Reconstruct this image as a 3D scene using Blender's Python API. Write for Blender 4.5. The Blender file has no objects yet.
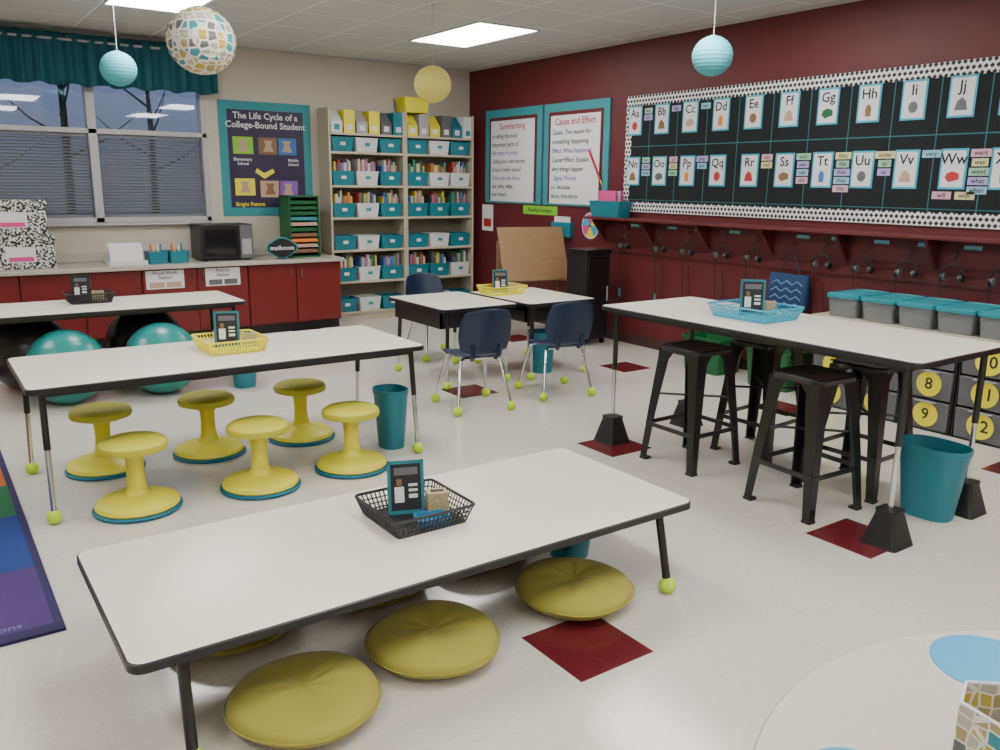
import bpy,bmesh,math,random
from mathutils import Vector,Matrix
rnd=random.Random(7)
RW=6.0; BW=9.25; H=2.98; LW=-3.2; NW=-3.0
COL=bpy.context.scene.collection
# ------------------------------------------------------------------ geometry
def rr(w,d,r,z=0,n=5,cx=0,cy=0):
    o=[]
    for sx,sy,a0 in((1,-1,-90),(1,1,0),(-1,1,90),(-1,-1,180)):
        for i in range(n+1):
            a=math.radians(a0+90*i/n)
            o.append((cx+sx*(w/2-r)+r*math.cos(a),cy+sy*(d/2-r)+r*math.sin(a),z))
    return o
def el(w,d,z,n=36):
    o=[]
    for i in range(n):
        a=2*math.pi*i/n; c,s=math.cos(a),math.sin(a); e=.8
        o.append((w/2*math.copysign(abs(c)**e,c),d/2*math.copysign(abs(s)**e,s),z))
    return o
TX={}
def textmesh(s,size,al='CENTER'):
    k=(s,size,al)
    if k not in TX:
        c=bpy.data.curves.new('t','FONT'); c.body=s; c.size=size; c.align_x=al; c.align_y='CENTER'; c.resolution_u=2; c.offset=size*.014
        o=bpy.data.objects.new('t',c); COL.objects.link(o); bpy.context.view_layer.update()
        m=bpy.data.meshes.new_from_object(o.evaluated_get(bpy.context.evaluated_depsgraph_get()))
        bpy.data.objects.remove(o); bpy.data.curves.remove(c); TX[k]=m
    return TX[k]
class G:
    def __init__(s): s.bm=bmesh.new(); s.mi=0; s.M=Matrix.Identity(4)
    def m(s,i): s.mi=i; return s
    def v(s,p): return s.bm.verts.new(s.M@Vector(p))
    def f(s,vs):
        try:
            f=s.bm.faces.new(vs); f.material_index=s.mi; return f
        except ValueError: pass
    def loft(s,rings,c0=True,c1=True,loop=False):
        R=[[s.v(p) for p in r] for r in rings]; n=len(R[0])
        pr=list(zip(R[:-1],R[1:]))+([(R[-1],R[0])] if loop else [])
        for a,b in pr:
            for i in range(n): s.f([a[i],a[(i+1)%n],b[(i+1)%n],b[i]])
        if not loop:
            if c0: s.f(R[0][::-1])
            if c1: s.f(R[-1])
        return s
    def box(s,x0,x1,y0,y1,z0,z1):
        return s.loft([[(x0,y0,z),(x1,y0,z),(x1,y1,z),(x0,y1,z)] for z in(z0,z1)])
    def plate(s,pts,y0,y1): # pts in x,z
        return s.loft([[(x,y1,z) for x,z in pts],[(x,y0,z) for x,z in pts]])
    def tube(s,path,r,n=8,closed=False,r1=None):
        P=[Vector(p) for p in path]; N=len(P); rings=[]
        up=None
        for i,p in enumerate(P):
            if closed: t=P[(i+1)%N]-P[i-1]
            else: t=P[min(i+1,N-1)]-P[max(i-1,0)]
            t.normalize()
            if up is None: up=Vector((0,0,1)) if abs(t.z)<.9 else Vector((1,0,0))
            a=t.cross(up)
            if a.length<1e-4: a=t.orthogonal()
            a.normalize(); b=a.cross(t); up=b
            q=r if r1 is None else r+(r1-r)*i/(N-1)
            rings.append([tuple(p+a*q*math.cos(2*math.pi*k/n)-b*q*math.sin(2*math.pi*k/n)) for k in range(n)])
        return s.loft(rings,loop=closed)
    def cyl(s,p0,p1,r0,r1=None,n=14): return s.tube([p0,p1],r0,n,r1=r0 if r1 is None else r1)
    def lathe(s,prof,c=(0,0,0),n=28):
        return s.loft([[(c[0]+max(r,1e-4)*math.cos(2*math.pi*i/n),c[1]+max(r,1e-4)*math.sin(2*math.pi*i/n),c[2]+z) for i in range(n)] for r,z in prof])
    def sph(s,c,r,n=20,m=12): return s.lathe([(r*math.sin(math.pi*i/m),-r*math.cos(math.pi*i/m)) for i in range(m+1)],c,n)
    def text(s,t,size,x,z,y=0,al='CENTER',rot=None):
        me=textmesh(t,size,al); n0=len(s.bm.verts); f0=len(s.bm.faces)
        s.bm.from_mesh(me); s.bm.verts.ensure_lookup_table(); s.bm.faces.ensure_lookup_table()
        T=s.M@Matrix.Translation((x,y,z))@(rot or Matrix.Rotation(math.pi/2,4,'X'))
        for v in s.bm.verts[n0:]: v.co=T@v.co
        for f in s.bm.faces[f0:]: f.material_index=s.mi
        return s
    def grid(s,fn,nu,nv):
        V=[[s.v(fn(i/nu,j/nv)) for j in range(nv+1)] for i in range(nu+1)]
        for i in range(nu):
            for j in range(nv): s.f([V[i][j],V[i+1][j],V[i+1][j+1],V[i][j+1]])
        return s
    def mesh(s,name,mats):
        me=bpy.data.meshes.new(name); bmesh.ops.recalc_face_normals(s.bm,faces=s.bm.faces) if not getattr(s,'norec',0) else None
        s.bm.to_mesh(me); s.bm.free()
        for m in mats: me.materials.append(m)
        me.polygons.foreach_set('use_smooth',[True]*len(me.polygons))
        me.set_sharp_from_angle(angle=math.radians(38))
        return me
def P(name,g,mats,bev=0,label=None,kids=(),solid=0,sub=0):
    return dict(name=name,g=g,mats=mats if isinstance(mats,list) else [mats],bev=bev,label=label,kids=kids,solid=solid,sub=sub)
def build(p,parent=None):
    o=bpy.data.objects.new(p['name'],p['g'].mesh(p['name'],p['mats'])); COL.objects.link(o)
    if p['solid']:
        m=o.modifiers.new('s','SOLIDIFY'); m.thickness=p['solid']; m.offset=0
    if p['bev']:
        m=o.modifiers.new('b','BEVEL'); m.width=p['bev']; m.segments=2; m.limit_method='ANGLE'
    if p['sub']:
        m=o.modifiers.new('u','SUBSURF'); m.levels=p['sub']; m.render_levels=p['sub']
    if p['label']: o['label']=p['label']
    if parent: o.parent=parent
    for k in p['kids']: build(k,o)
    return o
def thing(name,label,cat,loc,rz,parts,group=None):
    if len(parts)==1 and parts[0]['name']==name: o=build(parts[0])
    else:
        o=bpy.data.objects.new(name,None); o.empty_display_size=.1; COL.objects.link(o)
        for p in parts: build(p,o)
    o.location=loc; o.rotation_euler=(0,0,math.radians(rz))
    o['label']=label; o['category']=cat
    if group: o['group']=group
    return o
def copyt(src,loc,rz=0,label=None):
    def cp(o,par):
        n=o.copy(); COL.objects.link(n)
        if par: n.parent=par
        for c in o.children: cp(c,n)
        return n
    n=cp(src,None); n.location=loc; n.rotation_euler=(0,0,math.radians(rz))
    if label: n['label']=label
    return n
def single(name,label,cat,loc,rz,g,mats,group=None,**k):
    return thing(name,label,cat,loc,rz,[P(name,g,mats,**k)],group)
def struct(name,g,mats,**k):
    o=build(P(name,g,mats,**k)); o['kind']='structure'; return o
# ------------------------------------------------------------------ materials
def nt(name):
    m=bpy.data.materials.new(name); m.use_nodes=True; t=m.node_tree; b=t.nodes['Principled BSDF']; return m,t,b
def mat(name,c,rough=.5,metal=0,var=.06,scale=12,bump=0,em=0,coat=0,alpha=1,trans=0,sheen=0):
    m,t,b=nt(name)
    no=t.nodes.new('ShaderNodeTexNoise'); no.inputs['Scale'].default_value=scale; no.inputs['Detail'].default_value=3
    tc=t.nodes.new('ShaderNodeTexCoord'); t.links.new(tc.outputs['Object'],no.inputs['Vector'])
    mx=t.nodes.new('ShaderNodeMix'); mx.data_type='RGBA'
    mx.inputs[6].default_value=(*[x*(1-var) for x in c],1); mx.inputs[7].default_value=(*[min(1,x*(1+var)) for x in c],1)
    t.links.new(no.outputs['Fac'],mx.inputs[0]); t.links.new(mx.outputs[2],b.inputs['Base Color'])
    b.inputs['Roughness'].default_value=rough; b.inputs['Metallic'].default_value=metal
    if coat: b.inputs['Coat Weight'].default_value=coat
    if trans: b.inputs['Transmission Weight'].default_value=trans
    if alpha<1: b.inputs['Alpha'].default_value=alpha
    if sheen: b.inputs['Sheen Weight'].default_value=sheen
    if em: b.inputs['Emission Color'].default_value=(*c,1); b.inputs['Emission Strength'].default_value=em
    if bump:
        bp=t.nodes.new('ShaderNodeBump'); bp.inputs['Strength'].default_value=bump; bp.inputs['Distance'].default_value=.01
        t.links.new(no.outputs['Fac'],bp.inputs['Height']); t.links.new(bp.outputs[0],b.inputs['Normal'])
    return m
def M_(t,op,a,b=None,c=None):
    n=t.nodes.new('ShaderNodeMath'); n.operation=op
    for i,x in enumerate((a,b,c)):
        if x is None: continue
        if isinstance(x,(int,float)): n.inputs[i].default_value=x
        else: t.links.new(x,n.inputs[i])
    return n.outputs[0]
def mixc(t,f,a,b):
    n=t.nodes.new('ShaderNodeMix'); n.data_type='RGBA'; t.links.new(f,n.inputs[0])
    for i,x in((6,a),(7,b)):
        if isinstance(x,tuple): n.inputs[i].default_value=(*x,1)
        else: t.links.new(x,n.inputs[i])
    return n.outputs[2]
def xyz(t):
    tc=t.nodes.new('ShaderNodeTexCoord'); s=t.nodes.new('ShaderNodeSeparateXYZ'); t.links.new(tc.outputs['Object'],s.inputs[0]); return tc,s
def seam(t,s,size,ox,oy,w):
    r=[]
    for k,o in((0,ox),(1,oy)):
        fr=M_(t,'FRACT',M_(t,'DIVIDE',M_(t,'SUBTRACT',s.outputs[k],o-w/2),size)); r.append(M_(t,'LESS_THAN',fr,w/size))
    return M_(t,'MAXIMUM',r[0],r[1])
def floor_mat():
    m,t,b=nt('vinyl floor tiles'); tc,s=xyz(t); T=.335
    no=t.nodes.new('ShaderNodeTexNoise'); no.inputs['Scale'].default_value=45; no.inputs['Detail'].default_value=5; t.links.new(tc.outputs['Object'],no.inputs['Vector'])
    n2=t.nodes.new('ShaderNodeTexNoise'); n2.inputs['Scale'].default_value=.8; t.links.new(tc.outputs['Object'],n2.inputs['Vector'])
    base=mixc(t,no.outputs['Fac'],(.50,.47,.415),(.66,.63,.57)); 
    red=mixc(t,no.outputs['Fac'],(.085,.008,.011),(.145,.018,.022))
    mk=[]
    for k,o in((0,1.81-T/2),(1,2.01-T/2)):
        fr=M_(t,'FRACT',M_(t,'DIVIDE',M_(t,'SUBTRACT',s.outputs[k],o),T*5)); mk.append(M_(t,'LESS_THAN',fr,.2))
    mask=M_(t,'MULTIPLY',mk[0],mk[1])
    ex=M_(t,'MULTIPLY',M_(t,'LESS_THAN',s.outputs[0],2.6),M_(t,'MULTIPLY',M_(t,'GREATER_THAN',s.outputs[1],3.0),M_(t,'LESS_THAN',s.outputs[1],6.0)))
    mask=M_(t,'MULTIPLY',mask,M_(t,'SUBTRACT',1,ex))
    col=mixc(t,mask,base,red)
    sm=seam(t,s,T,1.81-T/2,2.01-T/2,.003)
    col=mixc(t,M_(t,'MULTIPLY',sm,.20),col,(.25,.22,.18))
    t.links.new(col,b.inputs['Base Color'])
    t.links.new(M_(t,'MULTIPLY_ADD',n2.outputs['Fac'],.16,.10),b.inputs['Roughness'])
    bp=t.nodes.new('ShaderNodeBump'); bp.inputs['Strength'].default_value=.05; bp.inputs['Distance'].default_value=.02
    t.links.new(M_(t,'ADD',n2.outputs['Fac'],M_(t,'MULTIPLY',sm,-.05)),bp.inputs['Height']); t.links.new(bp.outputs[0],b.inputs['Normal'])
    return m
def ceil_mat():
    m,t,b=nt('acoustic ceiling tiles'); tc,s=xyz(t)
    no=t.nodes.new('ShaderNodeTexNoise'); no.inputs['Scale'].default_value=70; no.inputs['Detail'].default_value=4; t.links.new(tc.outputs['Object'],no.inputs['Vector'])
    base=mixc(t,no.outputs['Fac'],(.46,.455,.44),(.66,.655,.64)); sm=seam(t,s,.70,4.30,6.42,.03)
    col=mixc(t,sm,base,(.76,.76,.75)); 
    s2=seam(t,s,.70,4.318,6.438,.006); col=mixc(t,s2,col,(.28,.28,.27))
    t.links.new(col,b.inputs['Base Color']); b.inputs['Roughness'].default_value=.9
    return m
def hex_mat(name,sc,pw):
    m,t,b=nt(name); tc,s=xyz(t)
    v=t.nodes.new('ShaderNodeTexVoronoi'); v.inputs['Scale'].default_value=sc; v.inputs['Randomness'].default_value=.45; t.links.new(tc.outputs['Object'],v.inputs['Vector'])
    v2=t.nodes.new('ShaderNodeTexVoronoi'); v2.feature='DISTANCE_TO_EDGE'; v2.inputs['Scale'].default_value=sc; v2.inputs['Randomness'].default_value=.45; t.links.new(tc.outputs['Object'],v2.inputs['Vector'])
    sp=t.nodes.new('ShaderNodeSeparateColor'); t.links.new(v.outputs['Color'],sp.inputs[0])
    cr=t.nodes.new('ShaderNodeValToRGB'); cr.color_ramp.interpolation='CONSTANT'; e=cr.color_ramp.elements
    cols=[(.42,.38,.30),(.45,.33,.05),(.11,.11,.11),(.34,.27,.11),(.03,.22,.25),(.38,.35,.28)]
    e[0].color=(*cols[0],1); e[1].position=.2; e[1].color=(*cols[1],1)
    for i in range(2,6): q=e.new(.18*i); q.color=(*cols[i],1)
    t.links.new(sp.outputs[0],cr.inputs[0])
    col=mixc(t,M_(t,'LESS_THAN',v2.outputs['Distance'],pw),cr.outputs[0],(.66,.63,.56))
    t.links.new(col,b.inputs['Base Color']); b.inputs['Roughness'].default_value=.7; return m
def marble_mat():
    m,t,b=nt('composition marbled paper'); tc,s=xyz(t)
    v=t.nodes.new('ShaderNodeTexNoise'); v.inputs['Scale'].default_value=55; v.inputs['Detail'].default_value=1; t.links.new(tc.outputs['Object'],v.inputs['Vector'])
    col=mixc(t,M_(t,'GREATER_THAN',v.outputs['Fac'],.5),(.02,.02,.02),(.6,.6,.58)); t.links.new(col,b.inputs['Base Color']); return m
def dot_mat():
    m,t,b=nt('white border with black spots'); tc,s=xyz(t); S=.040
    u=M_(t,'DIVIDE',s.outputs[0],S); v=M_(t,'DIVIDE',M_(t,'ADD',s.outputs[2],.0),S)
    row=M_(t,'FLOOR',v); u=M_(t,'ADD',u,M_(t,'MULTIPLY',row,.5))
    fu=M_(t,'SUBTRACT',M_(t,'FRACT',u),.5); fv=M_(t,'SUBTRACT',M_(t,'FRACT',v),.5)
    d=M_(t,'ADD',M_(t,'ABSOLUTE',fu),M_(t,'ABSOLUTE',fv))
    col=mixc(t,M_(t,'LESS_THAN',d,.44),(.70,.70,.69),(.012,.012,.014)); t.links.new(col,b.inputs['Base Color']); b.inputs['Roughness'].default_value=.7; return m
def wood_mat(name,c1,c2):
    m,t,b=nt(name); tc,s=xyz(t)
    w=t.nodes.new('ShaderNodeTexNoise'); w.inputs['Scale'].default_value=6; w.inputs['Detail'].default_value=4
    mp=t.nodes.new('ShaderNodeMapping'); mp.inputs['Scale'].default_value=(1,6,6); t.links.new(tc.outputs['Object'],mp.inputs[0]); t.links.new(mp.outputs[0],w.inputs['Vector'])
    t.links.new(mixc(t,w.outputs['Fac'],c1,c2),b.inputs['Base Color']); b.inputs['Roughness'].default_value=.45; return m
def glass_mat():
    m=bpy.data.materials.new('window glass'); m.use_nodes=True; t=m.node_tree; t.nodes.clear()
    o=t.nodes.new('ShaderNodeOutputMaterial'); a=t.nodes.new('ShaderNodeBsdfTransparent'); g=t.nodes.new('ShaderNodeBsdfGlossy'); g.inputs['Roughness'].default_value=.02
    x=t.nodes.new('ShaderNodeMixShader'); f=t.nodes.new('ShaderNodeFresnel'); f.inputs[0].default_value=1.6
    t.links.new(f.outputs[0],x.inputs[0]); t.links.new(a.outputs[0],x.inputs[1]); t.links.new(g.outputs[0],x.inputs[2]); t.links.new(x.outputs[0],o.inputs[0]); return m
floorM=floor_mat(); ceilM=ceil_mat(); hexM=hex_mat('hexagon patterned paper',19,.10); hexS=hex_mat('small hexagon paper',45,.07); marbleM=marble_mat(); glassM=glass_mat(); dotM=dot_mat()
beige=mat('beige wall paint',(.50,.46,.39),.8,scale=3,var=.03); redwall=mat('dark red wall paint',(.100,.009,.014),.55,scale=3,var=.08)
cabred=mat('red cabinet laminate',(.15,.012,.011),.35); countM=mat('grey beige counter laminate',(.42,.39,.34),.35,scale=60,var=.12)
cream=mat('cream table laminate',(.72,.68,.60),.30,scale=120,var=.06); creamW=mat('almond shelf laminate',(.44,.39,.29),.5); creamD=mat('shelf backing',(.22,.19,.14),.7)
blk=mat('black plastic',(.009,.009,.010),.42); blkM=mat('black enamel metal',(.007,.007,.008),.32,coat=.2); blkF=mat('black felt',(.005,.006,.008),.9)
chrome=mat('chrome steel',(.72,.72,.74),.2,metal=1,var=.02); ball=mat('tennis ball felt',(.46,.72,.03),.9,scale=60,bump=.3); riserM=mat('black riser plastic',(.010,.010,.010),.5)
yel=mat('lemon yellow plastic',(.68,.61,.04),.42,var=.04); yelS=mat('yellow seat vinyl',(.53,.49,.035),.55,var=.04); yelC=mat('olive mustard cushion fabric',(.35,.31,.045),.85,scale=160,bump=.12,sheen=.1); yelB=mat('bright yellow plastic',(.76,.67,.03),.4)
tealB=mat('teal plastic',(.010,.17,.22),.4); tealR=mat('teal rubber',(.0,.12,.18),.6); tealBall=mat('green teal vinyl',(.012,.23,.21),.3); tealF=mat('teal curtain fabric',(.0,.075,.10),.75,scale=90,bump=.1)
tealP=mat('teal paper',(.03,.24,.27),.7); aqua=mat('aqua paper lantern',(.09,.44,.50),.7); yelP=mat('yellow paper lantern',(.63,.54,.13),.7); blueB=mat('sky blue plastic',(.03,.36,.52),.35)
blueD=mat('sky blue vinyl dot',(.03,.30,.52),.4); navy=mat('navy plastic',(.006,.017,.046),.35); white=mat('white paper',(.66,.67,.68),.7,var=.02); whiteP=mat('white plastic',(.60,.61,.60),.4)
grey=mat('smoky grey plastic',(.11,.11,.12),.35,var=.2); greyM=mat('grey metal frame',(.34,.34,.34),.4); greyL=mat('light aluminium frame',(.42,.41,.41),.4)
green=mat('green plastic',(.005,.10,.03),.45); greenL=mat('lime green card',(.22,.52,.03),.6); pink=mat('pink card',(.62,.06,.23),.6); purple=mat('purple card',(.22,.09,.40),.6); orange=mat('orange paper',(.62,.20,.03),.6)
redP=mat('red paper',(.44,.02,.02),.6); ink=mat('black ink',(.012,.012,.016),.7); inkR=mat('red ink',(.44,.02,.04),.7); inkP=mat('purple ink',(.14,.05,.36),.7); posterM=mat('poster navy purple',(.020,.010,.042),.5)
maroon=mat('maroon trim',(.11,.008,.012),.5); brown=mat('brown paper',(.20,.11,.055),.7); skin=mat('peach picture',(.45,.30,.21),.7); bluePic=mat('blue picture',(.04,.13,.38),.6); bark=mat('dark bark',(.03,.025,.02),.9)
woodM=wood_mat('honey maple wood',(.20,.11,.05),(.30,.18,.08)); blindM=mat('blind slats',(.17,.18,.205),.6); lightM=mat('fluorescent diffuser',(1,.99,.97),.5,em=21,var=0); baseM=mat('dark vinyl baseboard',(.05,.02,.02),.5)
rugC=[mat('rug purple',(.055,.025,.13),.95,scale=150,bump=.4),mat('rug blue',(.008,.033,.175),.95,scale=150,bump=.4),mat('rug green',(.008,.10,.035),.95,scale=150,bump=.4),mat('rug orange',(.34,.09,.015),.95,scale=150,bump=.4),mat('rug red',(.27,.02,.02),.95,scale=150,bump=.4),mat('rug yellow',(.5,.35,.02),.95,scale=150,bump=.4),mat('rug navy border',(.020,.015,.068),.95,scale=150,bump=.4)]
lilR=mat('faded lilac rug yarn',(.15,.12,.26),.9); tanM=mat('patterned tan card',(.40,.32,.18),.7,scale=90,var=.6); clearM=mat('smoky clear plastic',(.27,.29,.30),.25,alpha=.55); mixM=mat('mixed supplies',(.28,.20,.18),.7,scale=40,var=.9); dglass=mat('dark glass',(.01,.01,.012),.08)
# ------------------------------------------------------------------ room
struct('floor',G().box(LW,RW,NW,BW,-.1,0),floorM)
struct('ceiling',G().box(LW,RW,NW,BW,H,H+.1),ceilM)
struct('wall_red',G().box(RW,RW+.15,NW,BW+.15,-.1,H+.1),redwall)
struct('wall_left',G().box(LW-.15,LW,NW,BW+.15,-.1,H+.1),beige)
struct('wall_near',G().box(LW-.15,RW+.15,NW-.15,NW,-.1,H+.1),beige)
WX0,WX1,WZ0,WZ1=-.30,2.70,1.17,2.72
g=G(); g.box(LW,WX0,BW,BW+.15,-.1,H+.1).box(WX1,RW,BW,BW+.15,-.1,H+.1).box(WX0,WX1,BW,BW+.15,-.1,WZ0).box(WX0,WX1,BW,BW+.15,WZ1,H+.1)
struct('wall_back',g,beige)
struct('baseboard_red',G().box(RW-.012,RW,NW,BW,0,.10),baseM)
struct('baseboard_back',G().box(3.9,RW,BW-.012,BW,0,.10),baseM)
struct('trim_1',G().box(LW,RW,BW-.02,BW,H-.025,H),greyL); struct('trim_2',G().box(RW-.02,RW,NW,BW,H-.025,H),greyL)
g=G(); y0,y1=BW-.01,BW+.12
g.box(WX0,WX1,y0,y1,WZ0,WZ0+.05).box(WX0,WX1,y0,y1,WZ1-.05,WZ1).box(WX0,WX0+.05,y0,y1,WZ0,WZ1).box(WX1-.05,WX1,y0,y1,WZ0,WZ1)
g.box(1.56,1.64,y0,y1,WZ0,WZ1).box(WX0,WX1,y0,y1,2.03,2.08).box(WX0-.05,WX1+.05,BW-.06,BW+.02,WZ0-.03,WZ0)
w=struct('window_1',g,greyL,bev=.004)
gl=build(P('glass_pane',G().box(WX0,WX1,BW+.095,BW+.1,WZ0,WZ1),glassM),w)
for (a,b_) in((WX0+.06,1.55),(1.65,WX1-.06)):
    g=G(); z=WZ0+.07
    while z<2.0: g.loft([[(a,BW+.03,z),(b_,BW+.03,z),(b_,BW+.034,z+.004),(a,BW+.034,z+.004)],[(a,BW+.062,z+.018),(b_,BW+.062,z+.018),(b_,BW+.066,z+.022),(a,BW+.066,z+.022)]]); z+=.03
    thing('window_blind','grey horizontal slat blind inside the lower window','blind',(0,0,0),0,[P('slats',g,blindM),P('head_rail',G().box(a,b_,BW+.025,BW+.07,2.0,2.028),blindM),P('bottom_rail',G().box(a,b_,BW+.03,BW+.065,WZ0+.051,WZ0+.068),blindM)],group='window blinds')
def cur(u,v):
    x=-.45+3.25*u; z=2.46+.46*v; a=.03*(1-.45*v)
    return (x,9.10+a*math.sin(x*46+math.sin(x*7)*1.5)+.008*math.sin(x*113),z+.012*math.sin(x*23)*(1-v))
g=G(); g.norec=1; g.grid(cur,420,8)
thing('window_valance','gathered teal fabric valance hanging over the window','curtain',(0,0,0),0,[P('fabric',g,tealF,solid=.006),P('rod',G().cyl((-.5,9.10,2.86),(2.82,9.10,2.86),.012),greyM),P('bracket',G().box(-.46,-.43,9.10,BW,2.85,2.87),greyM),P('bracket',G().box(2.78,2.81,9.10,BW,2.85,2.87),greyM)])
for i,(x,h) in enumerate(((-.4,5.2),(1.2,4.4),(2.6,5.6),(4.6,5.0),(6.6,5.6))):
    g=G(); y=18+2*(i%2); g.tube([(0,0,-.5),(.05,0,h*.5),(0,0,h)],.10,8,r1=.02)
    for k in range(9):
        z=h*.35+k*h*.07; a=k*2.4; L=1.4-.1*k; g.tube([(0,0,z),(L*.5*math.cos(a),L*.5*math.sin(a),z+.35),(L*math.cos(a),L*math.sin(a),z+.9)],.03,5,r1=.006)
    single('bare_tree','bare leafless tree standing outside the window','tree',(x,y,0),0,g,bark,group='trees outside the window')
g=G().box(-30,40,BW+.4,60,-.6,-.5); o=struct('ground_outside',g,mat('frosty ground',(.12,.13,.14),.9))
first=None
for x in(4.30,1.50,-1.30):
    for y in(6.48,3.55,.6,-2.2):
        g=G(); w_,d_=.68,1.27
        g.box(0,w_,0,.02,-.012,.0).box(0,w_,d_-.02,d_,-.012,0).box(0,.02,0,d_,-.012,0).box(w_-.02,w_,0,d_,-.012,0)
        if first is None:
            first=thing('ceiling_light','rectangular fluorescent troffer light set in the tiled ceiling','ceiling light',(x,y,H),0,[P('frame',g,whiteP),P('diffuser',G().box(.02,w_-.02,.02,d_-.02,-.006,-.001),lightM)],group='ceiling lights')
        else: copyt(first,(x,y,H))
def lantern(x,y,z,r,m,label,rib=14):
    prof=[]
    n=rib*4
    for i in range(n+1):
        a=math.pi*(.05+.9*i/n); q=r*(1+.012*math.cos(i*math.pi/2)); prof.append((q*math.sin(a),-q*math.cos(a)*.95))
    thing('paper_lantern',label,'lantern',(x,y,z),0,[P('shade',G().lathe(prof,n=40),m),P('string',G().cyl((0,0,r*.9),(0,0,H-z),.0025,n=6),white),P('wire_frame',G().tube([(r*.16*math.cos(t*math.pi/6),r*.16*math.sin(t*math.pi/6),r*.95) for t in range(12)],.004,6,closed=True).cyl((-r*.16,0,r*.95),(r*.16,0,r*.95),.003,n=6),greyM)])
lantern(3.62,6.13,2.375,.150,yelP,'round yellow paper lantern hanging from the ceiling')
lantern(1.55,7.59,2.465,.140,aqua,'round aqua paper lantern hanging near the window')
lantern(5.10,4.52,2.55,.150,aqua,'round aqua paper lantern hanging near the red wall')
lantern(1.55,5.29,2.395,.196,hexM,'large hexagon patterned paper lantern hanging from the ceiling')
# ------------------------------------------------------------------ tables
def legparts(x,y,ox,oy,Hh,foot,mid=.5,r=.016):
    t=Vector((x,y,Hh-.035)); b=Vector((x+ox,y+oy,.03 if foot=='ball' else .17)); mpt=t.lerp(b,mid)
    g=G().tube([tuple(t),tuple(mpt)],r,12); 
    d=(b-t).normalized()
    kids=[P('leg_extension',G().tube([tuple(mpt-d*.02),tuple(b)],r*.8,12),chrome if mid<.9 else blkM,label='adjustable lower tube')]
    if foot=='ball': kids.append(P('tennis_ball',G().sph((b.x,b.y,.034),.034),ball,label='yellow green tennis ball foot cover'))
    return P('leg',g,blkM,kids=kids)
def table(W,D,Hh,foot,label,loc,mid=.5,ix=.09,iy=.08,apron=False,group='activity tables',name='activity_table',sx_=.02,sy_=.025,r=.016):
    th=.028
    g=G(); g.m(1).loft([rr(W,D,.045,Hh-th),rr(W,D,.045,Hh-.004)],True,False)
    g.m(1).loft([rr(W,D,.045,Hh-.004),rr(W-.012,D-.012,.041,Hh)],False,False); g.m(0).loft([rr(W-.012,D-.012,.041,Hh),rr(W-.014,D-.014,.04,Hh+.0002)],False,True)
    parts=[P('tabletop',g,[cream,blk])]
    x,y=W/2-ix,D/2-iy
    g=G(); 
    for sx in(-1,1): g.box(sx*x-.015,sx*x+.015,-y,y,Hh-.055,Hh-th)
    for sy in(-1,1): g.box(-x,x,sy*y-.012,sy*y+.012,Hh-.055,Hh-th)
    parts.append(P('frame',g,blkM))
    if apron:
        g=G(); g.box(-W/2+.05,W/2-.05,-D/2+.12,-D/2+.135,Hh-.17,Hh-th); g.box(-W/2+.05,-W/2+.065,-D/2+.12,D/2-.05,Hh-.17,Hh-th); g.box(W/2-.065,W/2-.05,-D/2+.12,D/2-.05,Hh-.17,Hh-th)
        parts.append(P('book_box',g,blkM))
    for sx in(-1,1):
        for sy in(-1,1): parts.append(legparts(sx*x,sy*y,sx*sx_,sy*sy_,Hh,foot,mid,r))
    return thing(name,label,'table',loc,0,parts,group)
table(2.14,.85,.36,'ball','low cream-topped activity table with black edge and short legs',(1.405,2.555,0),mid=.93,ix=.145,iy=.06,sx_=.005,sy_=.065,r=.017)
table(2.09,.86,.66,'ball','cream-topped activity table with black edge above wobble stools',(1.395,4.65,0),mid=.45,ix=.07,iy=.07,sx_=.01,sy_=.06)
table(1.98,.78,.66,'ball','cream-topped activity table with exercise balls under it',(1.17,6.98,0),mid=.5)
table(.83,2.05,.87,'riser','tall cream-topped activity table standing on black risers',(3.885,2.835,0),mid=.55,ix=.07,iy=.09,sx_=0,sy_=0)
table(.72,.92,.65,'ball','student desk with cream top and black frame',(3.64,5.88,0),mid=.55,apron=True,group='student desks',name='student_desk')
table(.72,.92,.65,'ball','student desk with cream top beside a matching desk',(4.41,5.80,0),mid=.55,apron=True,group='student desks',name='student_desk')
g=G().loft([rr(.175,.175,.02,0),rr(.165,.165,.02,.02),rr(.10,.10,.02,.15),rr(.105,.105,.02,.168)])
ris=single('furniture_riser','tapered black plastic riser under a table leg','furniture riser',(3.54,3.77,0),0,g,riserM,group='table risers')
for x,y in((3.54,1.90),(4.23,1.90),(4.23,3.77)): copyt(ris,(x,y,0))
cx,cy=1.30,.12
g=G(); g.m(1).lathe([(.0,.718),(.658,.718),(.66,.722),(.66,.742),(.656,.746)],n=64); g.m(0).lathe([(.656,.746),(.652,.7465),(0,.7465)],n=64)
parts=[P('tabletop',g,[mat('cream round top',(.55,.51,.455),.35,scale=120),mat('almond edge',(.45,.40,.32),.5)])]
for i in range(4):
    a=math.pi/4+i*math.pi/2; parts.append(P('leg',G().cyl((.42*math.cos(a),.42*math.sin(a),.72),(.48*math.cos(a),.48*math.sin(a),.0),.018),chrome))
thing('round_table','round cream-topped table with sky blue dots','table',(cx,cy,0),0,parts)
for x,y,r in((1.54,.60,.105),(1.045,.555,.085),(1.62,.20,.11),(1.15,.12,.11)):
    single('table_dot','sky blue round vinyl dot stuck on round table','sticker',(x,y,.747),0,G().lathe([(r,0),(r,.001),(0,.001)],n=48),blueD,group='dots on the round table')
g=G().lathe([(.0,0),(.066,0),(.066,.10),(.062,.10),(.062,.01),(0,.01)],n=6)
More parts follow.
